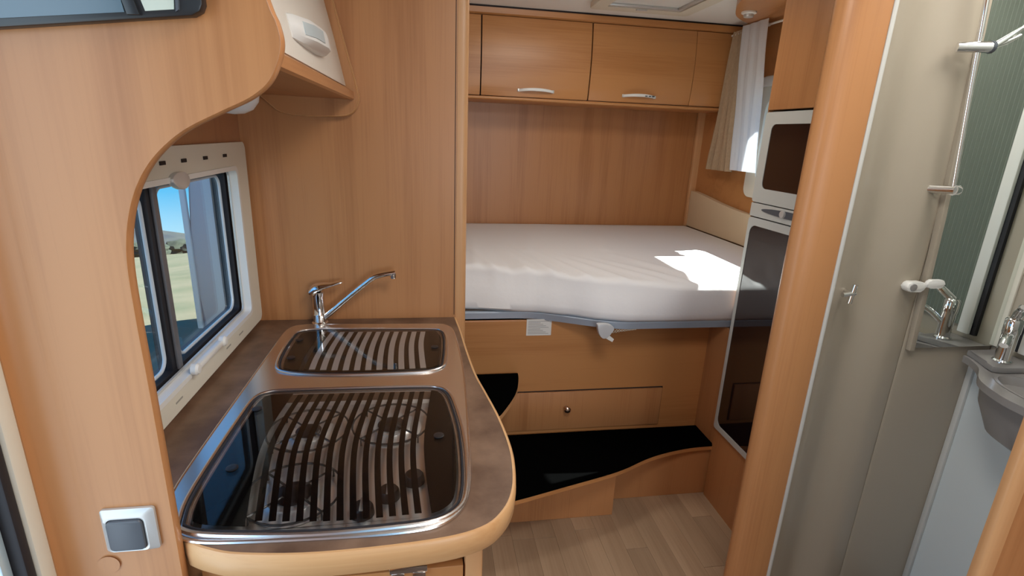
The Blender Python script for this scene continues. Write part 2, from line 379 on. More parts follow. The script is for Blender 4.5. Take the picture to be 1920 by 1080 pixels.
# ================================================================== KITCHEN COUNTER
ct = [(-0.559, 1.739), (-0.559, 0.744), (-0.384, 0.744)] + smooth([(-0.372, 0.728), (-0.34, 0.711), (-0.286, 0.694), (-0.167, 0.682), (0.0, 0.688), (0.085, 0.707), (0.128, 0.745), (0.153, 0.80), (0.165, 0.875), (0.167, 0.95), (0.158, 1.06), (0.140, 1.18), (0.124, 1.287), (0.112, 1.45), (0.104, 1.60), (0.093, 1.739)], 5)
hobL = smooth([(-0.40, 0.775), (-0.385, 0.752), (-0.33, 0.736), (-0.188, 0.721), (-0.06, 0.722), (0.01, 0.730), (0.048, 0.757), (0.062, 0.80), (0.068, 0.88), (0.068, 0.99), (0.058, 1.10), (0.046, 1.165), (0.022, 1.196), (-0.03, 1.204), (-0.18, 1.210), (-0.34, 1.212), (-0.385, 1.206), (-0.406, 1.18), (-0.411, 1.10), (-0.411, 0.86)], 4, True)
snkL = smooth([(-0.40, 1.352), (-0.37, 1.320), (-0.30, 1.302), (-0.208, 1.293), (-0.09, 1.292), (0.0, 1.299), (0.036, 1.325), (0.045, 1.38), (0.050, 1.46), (0.051, 1.54), (0.040, 1.592), (0.010, 1.608), (-0.10, 1.616), (-0.25, 1.622), (-0.36, 1.624), (-0.396, 1.612), (-0.410, 1.58), (-0.412, 1.45)], 4, True)
wk = thing('kitchen_worktop', (-0.2, 1.2, 0.876), 'brown stone-look worktop with pale wood edging around the hob and sink', 'worktop')
obj('top_slab', holed(ct, [offset(hobL, 0.012), offset(snkL, 0.012)], 'z', 0.877, 0.9205), STONE, wk)
eb = ct[2:]
L = []
for k, p in enumerate(eb):
    t = Vector(eb[min(k+1, len(eb)-1)])-Vector(eb[max(k-1, 0)]); t.normalize(); nx, ny = t.y, -t.x
    q = lambda d, z: (p[0]+nx*d, p[1]+ny*d, z)
    L.append([q(-0.003, 0.876), q(0.001, 0.876), q(0.0035, 0.879), q(0.0045, 0.90), q(0.0035, 0.918), q(0.001, 0.9212), q(-0.003, 0.9212)])
obj('edge_banding', loft(L), WL, wk)
kc = thing('kitchen_cabinet', (-0.2, 1.2, 0.0), 'wooden kitchen base cabinet with hinged flap under the worktop', 'cabinet')
obj('side_panel', box(0.042, 0.0595, 0.776, 1.738, 0.0, 0.876), WV, kc)
obj('side_panel', box(XL+0.002, XL+0.014, 0.776, 1.738, 0.0, 0.876), WV, kc)
obj('front_panel', box(XL+0.0145, 0.0415, 0.776, 0.786, 0.0, 0.876), WV, kc)
obj('base_board', box(XL+0.0145, 0.0415, 0.7865, 1.738, 0.04, 0.06), WV, kc)
obj('corner_post', box(0.060, 0.092, 0.735, 0.80, 0.0, 0.876, 0.006), WLz, kc)
obj('top_rail', box(-0.372, 0.0595, 0.752, 0.7745, 0.825, 0.876), WX, kc)
obj('recess', box(-0.372, 0.0595, 0.768, 0.7745, 0.815, 0.8248), BAND, kc)
fd = obj('flap_door', box(-0.372, 0.0575, 0.735, 0.755, 0.40, 0.8195, 0.002), WX, kc)
for hx in (-0.25, -0.037):
    h = obj('hinge', box(hx-0.032, hx+0.032, 0.728, 0.7515, 0.8197, 0.832, 0.001), CHROME, fd)
for hx in (-0.25, -0.037):
    for k in (-1, 1): obj('hinge_leaf', box(hx+k*0.018-0.011, hx+k*0.018+0.011, 0.7268, 0.7345, 0.808, 0.8195, 0.001), CHROME, fd)

# hob and sink unit
hs = thing('hob_and_sink_unit', (-0.18, 1.2, 0.90), 'stainless hob and sink unit under two black striped glass lids', 'cooktop')
plate = smooth([(-0.405, 0.752), (-0.37, 0.728), (-0.30, 0.717), (-0.128, 0.709), (-0.03, 0.710), (0.022, 0.722), (0.056, 0.757), (0.072, 0.81), (0.079, 0.88), (0.085, 1.0), (0.091, 1.15), (0.094, 1.28), (0.093, 1.38), (0.087, 1.52), (0.078, 1.61), (0.058, 1.65), (0.02, 1.662), (-0.15, 1.670), (-0.346, 1.677), (-0.41, 1.674), (-0.438, 1.655), (-0.448, 1.60), (-0.449, 1.47), (-0.450, 1.2), (-0.450, 0.955), (-0.446, 0.85), (-0.432, 0.785)], 4, True)
obj('steel_plate', holed(plate, [offset(hobL, 0.006), offset(snkL, 0.006)], 'z', 0.9195, 0.9255), STEEL, hs)
obj('plate_rim', tube([(u, v, 0.9225) for u, v in offset(plate, 0.001)], 0.004, 8, True), STEEL, hs)
for nm, lp in (('hob', hobL), ('sink', snkL)):
    obj('lid_surround', tube([(u, v, 0.9265) for u, v in offset(lp, -0.004)], 0.0042, 8, True), STEEL, hs)
    obj('lid_gasket', tube([(u, v, 0.9262) for u, v in offset(lp, 0.004)], 0.0026, 6, True), RUBBER, hs)
def well(lp, steps):
    c = Vector((sum(p[0] for p in lp)/len(lp), sum(p[1] for p in lp)/len(lp)))
    return loft([[(u, v, z) for u, v in offset(lp, d)] for d, z in steps], cap=False)
tray = well(hobL, [(0.008, 0.922), (0.012, 0.900), (0.022, 0.894)])
bt = bmesh.new(); vv = [bt.verts.new((u, v, 0.894)) for u, v in offset(hobL, 0.021)]; bt.faces.new(vv)
obj('hob_tray', join(tray, bt), TRAYM, hs)
bowl = well(snkL, [(0.008, 0.922), (0.010, 0.84), (0.03, 0.80), (0.05, 0.793)])
bt = bmesh.new(); vv = [bt.verts.new((u, v, 0.793)) for u, v in offset(snkL, 0.049)]; bt.faces.new(vv)
bo = obj('sink_bowl', join(bowl, bt), STEEL, hs)
obj('drain', lathe([(0.001, 0), (0.038, 0), (0.038, 0.003), (0.02, 0.005), (0.001, 0.005)], (-0.18, 1.45, 0.794), 'z', 20), CHROME, bo)
for bx, by, s in ((-0.262, 1.055, 1.0), (-0.085, 1.065, 1.12), (-0.245, 0.845, 1.25)):
    bn = obj('burner', lathe([(0.001, 0), (0.058*s, 0), (0.060*s, 0.003), (0.042*s, 0.005), (0.036*s, 0.008), (0.036*s, 0.0115), (0.001, 0.0118)], (bx, by, 0.8945), 'z', 32), mat('polished_burner', (0.85, 0.84, 0.82), 0.3, 0.6), hs)
    obj('burner_cap', lathe([(0.001, 0), (0.026*s, 0), (0.027*s, 0.003), (0.022*s, 0.006), (0.001, 0.0065)], (bx, by, 0.9065), 'z', 24), BLACKP, bn)
    g = None
    for k in range(4):
        a = PI/4+k*PI/2; ca, sa = math.cos(a), math.sin(a)
        g = tube([(bx+0.085*ca, by+0.085*sa, 0.896), (bx+0.085*ca, by+0.085*sa, 0.913), (bx+0.02*ca, by+0.02*sa, 0.913)], 0.0022, 6, bm=g)
    g = tube([(bx+0.085*math.cos(2*PI*k/28), by+0.085*math.sin(2*PI*k/28), 0.912) for k in range(28)], 0.0022, 6, True, bm=g)
    obj('pan_support', g, mat('enamelled_wire', (0.05, 0.05, 0.05), 0.3), hs)
for kx, ky in ((-0.030, 0.875), (-0.075, 0.835), (-0.118, 0.795)):
    k = obj('control_knob', lathe([(0.001, 0), (0.021, 0), (0.019, 0.014), (0.016, 0.018), (0.001, 0.019)], (kx, ky, 0.8945), 'z', 24), BLACKP, hs)
    obj('knob_grip', box(kx-0.004, kx+0.004, ky-0.016, ky+0.016, 0.912, 0.9165, 0.001), SILVER, k)
def curve_x(pts, y):
    pts = sorted(pts, key=lambda p: p[1])
    if y <= pts[0][1]: return pts[0][0]
    for a, b in zip(pts, pts[1:]):
        if y <= b[1]: 
            t = (y-a[1])/(b[1]-a[1]); return a[0]+(b[0]-a[0])*t
    return pts[-1][0]
def span(lp, x):                                 # y-extent of outline at x
    ys = []
    for i in range(len(lp)):
        a, b = lp[i], lp[(i+1) % len(lp)]
        if (a[0]-x)*(b[0]-x) <= 0 and a[0] != b[0]: ys.append(a[1]+(b[1]-a[1])*(x-a[0])/(b[0]-a[0]))
    return min(ys), max(ys)
def lid(lp, Lc, Rc, ns, name):
    gl = obj('glass_lid', prism(offset(lp, 0.008), 'z', 0.9272, 0.9312), GLASS, hs)
    inl = offset(lp, 0.016)
    Ls, Rs = smooth(sorted(Lc, key=lambda p: p[1]), 6), smooth(sorted(Rc, key=lambda p: p[1]), 6)
    for k in range(ns):
        t = k/(ns-1)
        xm = curve_x(Ls, Ls[len(Ls)//2][1])*(1-t)+curve_x(Rs, Ls[len(Ls)//2][1])*t
        y0, y1 = span(inl, max(min(xm, 0.04), -0.395)); y0 += 0.008; y1 -= 0.008
        left, right = [], []
        w = (0.0115 if name == 'hob' else 0.0125)/2
        for j in range(17):
            y = y0+(y1-y0)*j/16; xx = curve_x(Ls, y)*(1-t)+curve_x(Rs, y)*t
            left.append((xx-w, y)); right.append((xx+w, y))
        obj('printed_stripe', prism(right+left[::-1], 'z', 0.9256, 0.9270), BLACKG, gl)
        if name == 'sink':
            g2 = 0.0286/2
            obj('silver_stripe', prism([(p[0]-g2*0+0.0001, p[1]) for p in right][:0]+[(p[0]+g2*2-w*2-0.0002, p[1]) for p in right]+[(p[0]+0.0002, p[1]) for p in right][::-1], 'z', 0.9256, 0.9268), SPRINT, gl)
    # solid black print at both ends
    for side in (-1, 1):
        cv = Ls if side < 0 else Rs
        off = -0.020 if side < 0 else 0.022
        border = [p for p in inl]
        cut = [(curve_x(cv, y)+off, y) for y in [min(p[1] for p in inl)+0.003+(max(p[1] for p in inl)-min(p[1] for p in inl)-0.006)*j/16 for j in range(17)]]
        keep = [p for p in inl if (p[0]-(curve_x(cv, p[1])+off))*side > 0.002]
        # order the kept run contiguously
        idx = [i for i, p in enumerate(inl) if p in keep]
        st = next(i for i in idx if (i-1) % len(inl) not in idx)
        run = []
        i = st
        while i % len(inl) in idx and len(run) < len(idx): run.append(inl[i % len(inl)]); i += 1
        ya, yb = run[-1][1], run[0][1]
        cc = [(curve_x(cv, ya+(yb-ya)*j/16)+off, ya+(yb-ya)*j/16) for j in range(17)]
        obj('black_print', prism(run+cc, 'z', 0.9256, 0.9270), BLACKG, gl)
    return gl
hl = lid(hobL, [(-0.305, 1.201), (-0.316, 1.066), (-0.312, 0.94), (-0.275, 0.743)], [(-0.016, 1.191), (-0.032, 1.0), (-0.031, 0.881), (-0.019, 0.741)], 13, 'hob')
sl = lid(snkL, [(-0.310, 1.623), (-0.322, 1.50), (-0.326, 1.40), (-0.322, 1.30)], [(-0.030, 1.614), (-0.037, 1.50), (-0.034, 1.40), (-0.028, 1.30)], 11, 'sink')
for (u, v, p) in ((0.020, 0.973, hl), (-0.365, 0.90, hl), (-0.385, 1.12, hl), (0.018, 1.45, sl), (-0.378, 1.40, sl), (-0.385, 1.53, sl)):
    obj('lid_button', lathe([(0.001, 0), (0.011, 0), (0.011, 0.0015), (0.0085, 0.0022), (0.001, 0.0012)], (u, v, 0.9312), 'z', 20), BLACKP, p)

# faucet
fa = thing('kitchen_faucet', (-0.356, 1.697, 0.9205), 'chrome kitchen faucet with long raised spout behind the sink', 'faucet')
fx, fy = -0.356, 1.697
bd = obj('body', lathe([(0.001, 0), (0.026, 0), (0.026, 0.006), (0.021, 0.010), (0.0195, 0.03), (0.021, 0.034), (0.0195, 0.038), (0.019, 0.095), (0.021, 0.10), (0.021, 0.112), (0.001, 0.114)], (fx, fy, 0.9205), 'z', 28), CHROME, fa)
lvp = [((fx-0.026, fy, 1.034), 0.019, 0.012), ((fx-0.01, fy, 1.044), 0.024, 0.016), ((fx+0.012, fy, 1.049), 0.022, 0.013), ((fx+0.04, fy, 1.055), 0.014, 0.007), ((fx+0.07, fy, 1.063), 0.011, 0.005), ((fx+0.078, fy, 1.0635), 0.006, 0.003)]
L = []
for c, wy, hz in lvp: L.append([(c[0], c[1]+wy*math.cos(2*PI*k/14), c[2]+hz*math.sin(2*PI*k/14)) for k in range(14)])
obj('lever', loft(L), CHROME, fa)
sp = smooth([(fx+0.012, fy, 0.940), (fx+0.04, fy-0.004, 0.965), (fx+0.10, fy-0.008, 1.018), (fx+0.165, fy-0.014, 1.073), (fx+0.19, fy-0.016, 1.088), (fx+0.215, fy-0.018, 1.095), (fx+0.25, fy-0.020, 1.101)], 5)
so = obj('spout', tube(sp, [0.0105-0.002*k/(len(sp)-1) for k in range(len(sp))], 14), CHROME, fa)
obj('aerator', lathe([(0.001, 0), (0.009, 0), (0.010, 0.004), (0.010, 0.018), (0.001, 0.019)], (fx+0.243, fy-0.02, 1.082), 'z', 18), CHROME, so)

# ================================================================== KITCHEN OVERHEAD CABINET
oc = thing('kitchen_overhead_cabinet', (-0.4, 1.2, 1.58), 'wooden overhead cabinet with off-white flap door above the hob', 'cabinet')
prof = smooth([(-0.338, CZ-0.001), (-0.30, 2.04), (-0.27, 1.916), (-0.235, 1.77), (-0.208, 1.66), (-0.205, 1.628), (-0.222, 1.598), (-0.253, 1.585), (-0.33, 1.581), (-0.40, 1.583), (-0.435, 1.591), (-0.462, 1.613), (-0.489, 1.634), (-0.53, 1.644), (-0.558, 1.646)], 5)
ep = obj('end_panel', prism(prof + [(-0.558, CZ-0.001)], 'y', 1.712, 1.7395), WV, oc)
L = []
for k, p in enumerate(prof):
    t = Vector(prof[min(k+1, len(prof)-1)])-Vector(prof[max(k-1, 0)]); t.normalize(); nx, nz = -t.y, t.x
    q = lambda d, y: (p[0]+nx*d, y, p[1]+nz*d)
    L.append([q(-0.003, 1.713), q(0.001, 1.7105), q(0.003, 1.714), q(0.0035, 1.725), q(0.003, 1.737), q(-0.003, 1.739)])
obj('edge_banding', loft(L), WLz, ep)
obj('bottom_board', prism([(-0.558, 1.636), (-0.24, 1.632), (-0.221, 1.630), (-0.216, 1.634), (-0.217, 1.654), (-0.222, 1.658), (-0.558, 1.656)], 'y', 0.7425, 1.7115), WY, oc)
obj('back_panel', box(-0.559, -0.55, 0.7425, 1.7115, 1.6565, CZ-0.001), WY, oc)
dx = lambda z: -0.236-(z-1.665)*0.235
dk = obj('flap_door', prism([(dx(1.668)-0.016, 1.664), (dx(1.668), 1.668), (dx(1.80)+0.004, 1.80), (dx(1.95)+0.004, 1.95), (dx(2.14), 2.14), (dx(2.14)-0.018, 2.14), (dx(1.80)-0.014, 1.80)], 'y', 0.752, 1.700, 0.0015), OFFW, oc)
# handle: silver bow with a sloping grip
def hpt(y, z, out): return (dx(z)+out, y, z+out*0.2)
L = []
for y, o1, zt, zb in ((1.10, 0.004, 1.748, 1.706), (1.12, 0.012, 1.750, 1.704), (1.20, 0.030, 1.753, 1.702), (1.30, 0.036, 1.755, 1.703), (1.38, 0.028, 1.756, 1.708), (1.42, 0.014, 1.755, 1.715), (1.43, 0.004, 1.752, 1.72)):
    L.append([hpt(y, zt, 0.0), hpt(y, zt-0.003, o1*0.8), hpt(y, zt-0.014, o1), hpt(y, zb+0.008, o1*0.92), hpt(y, zb, o1*0.45), hpt(y, zb, 0.0)])
hd = obj('handle', loft(L), HANDLE, dk)
obj('handle_inlay', loft([[hpt(y, 1.739, o+0.0006), hpt(y, 1.716, o*0.95+0.0008), hpt(y, 1.716, o*0.9-0.002), hpt(y, 1.739, o-0.003)] for y, o in ((1.15, 0.0190), (1.20, 0.0305), (1.27, 0.0345))]), mat('pale_blue_inlay', (0.45, 0.52, 0.54), 0.3), hd)
lm = thing('cabinet_lamp', (-0.408, 1.25, 1.568), 'white round dome lamp under the kitchen overhead cabinet', 'lamp')
obj('base', lathe([(0.001, 0), (0.056, 0), (0.058, -0.006), (0.056, -0.016), (0.001, -0.016)], (-0.408, 1.25, 1.6315), 'z', 32), WHITE, lm)
obj('diffuser', lathe([(0.001, -0.063), (0.02, -0.061), (0.038, -0.052), (0.050, -0.036), (0.054, -0.0165), (0.001, -0.0163)], (-0.408, 1.25, 1.6315), 'z', 32), mat('milk_glass', (0.82, 0.83, 0.84), 0.25), lm)

# ================================================================== SWITCH AND SCREEN ON THE PARTITION
sw = thing('light_switch', (-0.438, 0.713, 0.93), 'silver framed light switch with slate rocker on the arched partition', 'switch')
o1, o2 = rrect(-0.474, -0.402, 0.931, 1.004, 0.004, 3), rrect(-0.466, -0.416, 0.936, 0.990, 0.007, 3)
b = loft([[(u, 0.7135, v) for u, v in o1], [(u, 0.709, v) for u, v in o1], [(u*1, 0.7035, v) for u, v in rrect(-0.469, -0.413, 0.934, 0.994, 0.007, 3)], [(u, 0.7045, v) for u, v in o2]], cap=False)
obj('frame', b, SILVER, sw)
obj('rocker', prism(rrect(-0.465, -0.417, 0.937, 0.989, 0.007, 4), 'y', 0.7005, 0.7125, 0.002), SLATE, sw)

sc = thing('wall_screen', (-0.42, 0.713, 1.64), 'dark framed glossy screen panel on the wooden partition', 'screen')
def szb(x): return 1.639+(x+0.465)*0.128                        # lower edge rises slightly to the right
outl = [(-0.62+0.09, szb(-0.53)), (-0.262, szb(-0.262)), (-0.253, szb(-0.253)+0.004), (-0.2495, szb(-0.25)+0.011), (-0.249, 1.95), (-0.53, 1.95)]
obj('bezel', prism(outl, 'y', 0.698, 0.7135, 0.002), BLACKP, sc)
obj('screen', prism([(-0.525, szb(-0.525)+0.009), (-0.330, szb(-0.33)+0.007), (-0.345, 1.76), (-0.345, 1.94), (-0.525, 1.94)], 'y', 0.6962, 0.6985), SCREEN, sc)
obj('side_window', prism([(-0.309, szb(-0.309)+0.007), (-0.279, szb(-0.279)+0.007), (-0.270, 1.76), (-0.335, 1.76)], 'y', 0.6968, 0.6985), PALE, sc)
obj('side_divider', prism([(-0.327, szb(-0.327)+0.004), (-0.314, szb(-0.314)+0.003), (-0.341, 1.76), (-0.350, 1.76)], 'y', 0.6935, 0.6985, 0.001), BLACKP, sc)
obj('inner_lip', prism([(-0.277, szb(-0.277)+0.004), (-0.2735, szb(-0.2735)+0.006), (-0.2665, 1.76), (-0.2695, 1.76)], 'y', 0.695, 0.6985), SLATE, sc)

# ================================================================== REAR OVERHEAD CABINETS
rc = thing('rear_overhead_cabinet', (0.6, 3.1, 1.72), 'row of wooden overhead cabinets with silver handles above the bed', 'cabinet')
ZB, ZT = 1.728, 2.158
obj('body', box(XL+0.002, XR-0.002, 3.012, YB-0.001, ZB+0.012, 2.182), BAND, rc)
obj('bottom_lip', prism(smooth([(3.296, ZB), (3.02, ZB), (2.985, ZB), (2.974, ZB+0.006), (2.978, ZB+0.016), (3.011, ZB+0.018), (3.296, ZB+0.018)], 3), 'x', XL+0.002, XR-0.002), WX, rc)
obj('top_trim', prism([(3.011, 2.146), (2.990, 2.146), (2.978, 2.155), (2.972, 2.180), (3.011, 2.180)], 'x', XL+0.002, XR-0.002), WX, rc)
obj('shadow_gap', box(XL+0.002, XR-0.002, 2.978, 3.011, 2.1805, CZ-0.0005), BAND, rc)
def dy(z): t = (z-(ZB+0.02))/(2.142-ZB-0.02); return 2.990-0.028*math.sin(PI*(0.12+0.76*t))+0.006
def bowed(x0, x1):
    zs = [ZB+0.0215+(2.143-ZB-0.0215)*k/12 for k in range(13)]
    return prism([(dy(z), z) for z in zs]+[(dy(z)+0.017, z) for z in zs[::-1]], 'x', x0, x1, 0.0015)
def bow_handle(xc, w, parent):
    pts = []; L = []
    for k in range(17):
        t = -1+2*k/16; zz = 1.787+0.006*(1-t*t)-0.004; out = 0.004+0.024*(1-t**4)
        yy = dy(zz)-out; h = 0.0085-0.001*abs(t)
        L.append([(xc+t*w/2, yy+0.003, zz-h), (xc+t*w/2, yy-0.002, zz-h*0.8), (xc+t*w/2, yy-0.003, zz), (xc+t*w/2, yy-0.002, zz+h*0.8), (xc+t*w/2, yy+0.003, zz+h), (xc+t*w/2, yy+0.005, zz)])
    h = obj('handle', loft(L), HANDLE, parent)
    for s in (-1, 1): obj('handle_foot', box(xc+s*w/2-0.008, xc+s*w/2+0.008, dy(1.785)-0.006, dy(1.785)+0.0005, 1.776, 1.792, 0.002), SILVER, h)
    return h
d0 = obj('door', bowed(-0.30, 0.2835), WX, rc)
d1 = obj('door', bowed(0.2905, 0.8885), WX, rc)
d2 = obj('door', bowed(0.8955, 1.4975), WX, rc)
obj('end_filler', bowed(1.5005, XR-0.003), WX, rc)
obj('end_filler', bowed(XL+0.003, -0.304), WX, rc)
bow_handle(-0.01, 0.19, d0); bow_handle(0.592, 0.19, d1)
hh = bow_handle(1.19, 0.185, d2)
for k in range(3): obj('handle_mark', box(1.215+k*0.022, 1.229+k*0.022, dy(1.787)-0.0315+0.0022*k, dy(1.787)-0.024, 1.783, 1.789), SLATE, hh)

# ================================================================== BED
def fr(x):                                       # front line of the bed
    t = max(0, min(1, (x-0.36)/0.46)); t = t*t*(3-2*t); return 2.035-0.152*t
bb = thing('raised_bed', (0.6, 2.6, 0.0), 'raised wooden bed with low drawer and grey metal rail under the mattress', 'bed')
obj('front_panel', box(XL+0.002, 1.25, 2.012, 2.032, 0.0, 0.798), WX, bb)
obj('side_panel', box(1.2505, 1.268, 1.845, 2.032, 0.0, 0.798), WV, bb)
dw = obj('drawer_front', box(0.16, 1.056, 2.0015, 2.0118, 0.279, 0.464, 0.0015), WV, bb)
obj('drawer_gap', box(0.155, 1.061, 2.0105, 2.0119, 0.274, 0.469), BAND, bb)
obj('knob', lathe([(0.001, 0), (0.010, 0), (0.007, 0.006), (0.006, 0.012), (0.014, 0.018), (0.015, 0.024), (0.010, 0.029), (0.001, 0.030)], (0.608, 2.0015, 0.385), 'y', 20, flip=-1), BRASS, dw)
lb = obj('paper_label', box(0.409, 0.517, 2.0108, 2.0122, 0.733, 0.806), PAPER, bb)
for k in range(9): obj('print_line', box(0.416, 0.505-0.012*((k*5) % 4), 2.0102, 2.0109, 0.7405+k*0.007, 0.7428+k*0.007), INK, lb)
bf = bb
xs = [XL+0.01+(1.72-XL-0.01)*k/60 for k in range(61)]
L = []
for x in xs:
    y = fr(x)+0.004
    L.append([(x, y, 0.802), (x, y, 0.828), (x, y+0.003, 0.831), (x, y+0.022, 0.831), (x, y+0.025, 0.828), (x, y+0.025, 0.802)])
obj('front_rail', loft(L), RAILM, bf)
obj('slat_platform', prism([(x, fr(x)+0.035) for x in xs]+[(1.72, 3.28), (XL+0.01, 3.28)], 'z', 0.8, 0.8318), mat('plywood_dark', (0.10, 0.07, 0.05), 0.8), bf)
cl = obj('corner_clip', prism(smooth([(0.676, 0.808), (0.672, 0.829), (0.69, 0.831), (0.722, 0.829), (0.742, 0.815), (0.736, 0.796), (0.728, 0.788), (0.716, 0.773), (0.70, 0.770), (0.684, 0.784)], 3, True), 'y', 1.868, 1.893, 0.002), mat('grey_white_plastic', (0.55, 0.56, 0.57), 0.4), bf)
obj('loose_tab', prism([(0.70, 0.776), (0.742, 0.752), (0.748, 0.764), (0.716, 0.790)], 'y', 1.874, 1.878), WHITE, cl)
g = None
for k in range(9):
    g = tube([(0.735+k*0.012, 1.882, 0.803), (0.745+k*0.012, 1.882, 0.788+0.0016*k)], 0.0012, 5, bm=g)
    g = tube([(0.747+k*0.012, 1.8825, 0.803), (0.735+k*0.012, 1.8825, 0.788+0.0016*k)], 0.0012, 5, bm=g)
obj('mesh_net', g, mat('net_beige', (0.5, 0.45, 0.36), 0.9), cl)

# mattress
ridges = []
for (x0, y0, x1, y1, a, w) in ((0.28, 2.10, 0.20, 2.5, .006, .016), (0.36, 2.10, 0.30, 2.45, -.005, .014), (0.42, 2.10, 0.33, 2.62, .006, .018), (0.52, 2.06, 0.36, 2.72, .006, .016), (0.60, 2.04, 0.44, 2.66, -.004, .014), (0.66, 2.0, 0.5, 2.55, .005, .016), (0.80, 1.96, 0.55, 2.5, .005, .02), (0.95, 1.95, 0.62, 2.45, .004, .018), (1.05, 1.93, 0.80, 2.3, .006, .02), (1.12, 1.90, 0.95, 2.22, -.005, .018), (1.18, 1.92, 0.9, 2.4, .004, .02), (0.2, 2.15, 0.24, 2.9, .004, .02), (0.5, 2.5, 0.62, 3.1, .003, .03), (0.9, 2.5, 1.05, 3.0, .003, .03), (1.2, 1.9, 1.30, 2.15, .005, .016)):
    ridges.append((Vector((x0, y0)), Vector((x1, y1)), a, w))
def wrinkle(x, y):
    s = 0; p = Vector((x, y))
    for a, b, h, w in ridges:
        d = b-a; t = max(0, min(1, (p-a).dot(d)/d.dot(d))); q = (p-(a+d*t)).length
        s += 1.9*h*math.exp(-(q/w)**2)*(1-0.8*t)
    return s
def interp(x, P):
    P = list(P)
    for k in range(len(P)-1):
        if x <= P[k+1][0]:
            t = (x-P[k][0])/(P[k+1][0]-P[k][0]); t = t*0.5+0.5*t*t*(3-2*t)
            return P[k][1]+(P[k+1][1]-P[k][1])*t
    return P[-1][1]
L = []
nx_ = 150
for i in range(nx_+1):
    x = -0.54+(1.725+0.54)*i/nx_
    f = interp(x, ((-0.54, 2.07), (0.148, 2.066), (0.438, 2.018), (0.567, 1.975), (0.706, 1.908), (0.809, 1.878), (1.0, 1.873), (1.725, 1.873)))
    ft = interp(x, ((-0.54, 2.14), (0.15, 2.125), (0.445, 2.072), (0.711, 1.952), (0.85, 1.908), (1.03, 1.862), (1.24, 1.850), (1.725, 1.850)))+0.004
    zt = interp(x, ((-0.54, 1.0), (0.15, 1.0), (0.445, 0.992), (0.711, 0.988), (1.03, 0.985), (1.725, 0.985)))+0.008
    sec = [(3.285, 0.8325), (3.29, 0.85), (3.29, 0.985), (3.28, 0.998)]
    for k in range(1, 51):
        t = k/50; y = 3.27-(3.27-(ft+0.05))*t; z = 1.0+(zt-1.0)*t**3; sec.append((y, z))
    for a in (15, 32, 50, 68, 84): sec.append((ft+0.05-0.045*math.sin(math.radians(a)), zt-0.028*(1-math.cos(math.radians(a)))))
    z0 = zt-0.035
    for t in (0.1, 0.3, 0.55, 0.8): sec.append((ft+0.004+(f-ft-0.004)*t-0.006*math.sin(PI*t), z0+(0.846-z0)*t))
    sec += [(f+0.002, 0.846), (f+0.014, 0.8325)]
    lp = []
    for (y, z) in sec:
        if z > 0.95 and y < 3.26: z += wrinkle(x, y)+0.0015*math.sin(7*x+3*y)
        elif y < 2.3 and 0.84 < z <= 0.96: y -= 0.003*math.sin(23*x+9*z)*math.exp(-((x-0.35)/0.25)**2)+0.002*math.sin(9*x)
        lp.append((x, y, z))
    L.append(lp)
mt = obj('mattress', loft(L), SHEET, ang=60)
tag(mt, 'white fabric covered mattress on the raised rear bed', 'mattress')
hb = tag(obj('headboard', prism([(3.262, 1.003)] + smooth([(3.262, 1.236), (3.20, 1.236), (3.08, 1.224), (2.91, 1.203), (2.75, 1.188), (2.602, 1.180), (2.40, 1.176), (1.86, 1.175)], 4) + [(1.86, 1.003)], 'x', 1.732, 1.7645, 0.006), HEADB), 'cream upholstered headboard with sloping top along the mattress side', 'headboard')

# ================================================================== STEPS
ls = thing('lower_step', (0.6, 1.85, 0.0), 'wide low step with wavy black carpeted tread in front of the bed', 'step')
wave = smooth([(0.094, 1.541), (0.15, 1.548), (0.303, 1.576), (0.516, 1.635), (0.752, 1.704), (0.902, 1.772), (1.0, 1.806), (1.096, 1.827), (1.17, 1.836), (1.249, 1.838)], 6)
tp = [(1.249, 2.0005), (0.094, 2.0005)]
obj('wood_tread', prism(wave+tp, 'z', 0.236, 0.2535), WX, ls)
obj('carpet', prism(wave+tp, 'z', 0.254, 0.262, 0.002), BLACKC, ls)
obj('front_riser', box(0.094, 0.772, 1.757, 1.777, 0.001, 0.2355), WV, ls)
obj('riser_return', box(0.755, 0.7715, 1.7775, 1.852, 0.001, 0.2355), WV, ls)
obj('side_riser', box(0.772, 1.249, 1.8525, 1.870, 0.001, 0.2355), WV, ls)
us = thing('upper_step', (0.25, 1.9, 0.264), 'small rounded upper step with black carpet beside the worktop', 'step')
o2 = smooth([(0.135, 1.62), (0.20, 1.625), (0.251, 1.664), (0.276, 1.70), (0.324, 1.79), (0.352, 1.86), (0.368, 1.923), (0.376, 1.97), (0.378, 2.0003)], 5)+[(0.135, 2.0003)]
obj('wood_tread', prism(o2, 'z', 0.536, 0.5565), WLz, us)
obj('carpet', prism(o2, 'z', 0.557, 0.566, 0.002), BLACKC, us)
obj('support_box', box(0.14, 0.19, 1.80, 2.0003, 0.2635, 0.5355), WV, us)

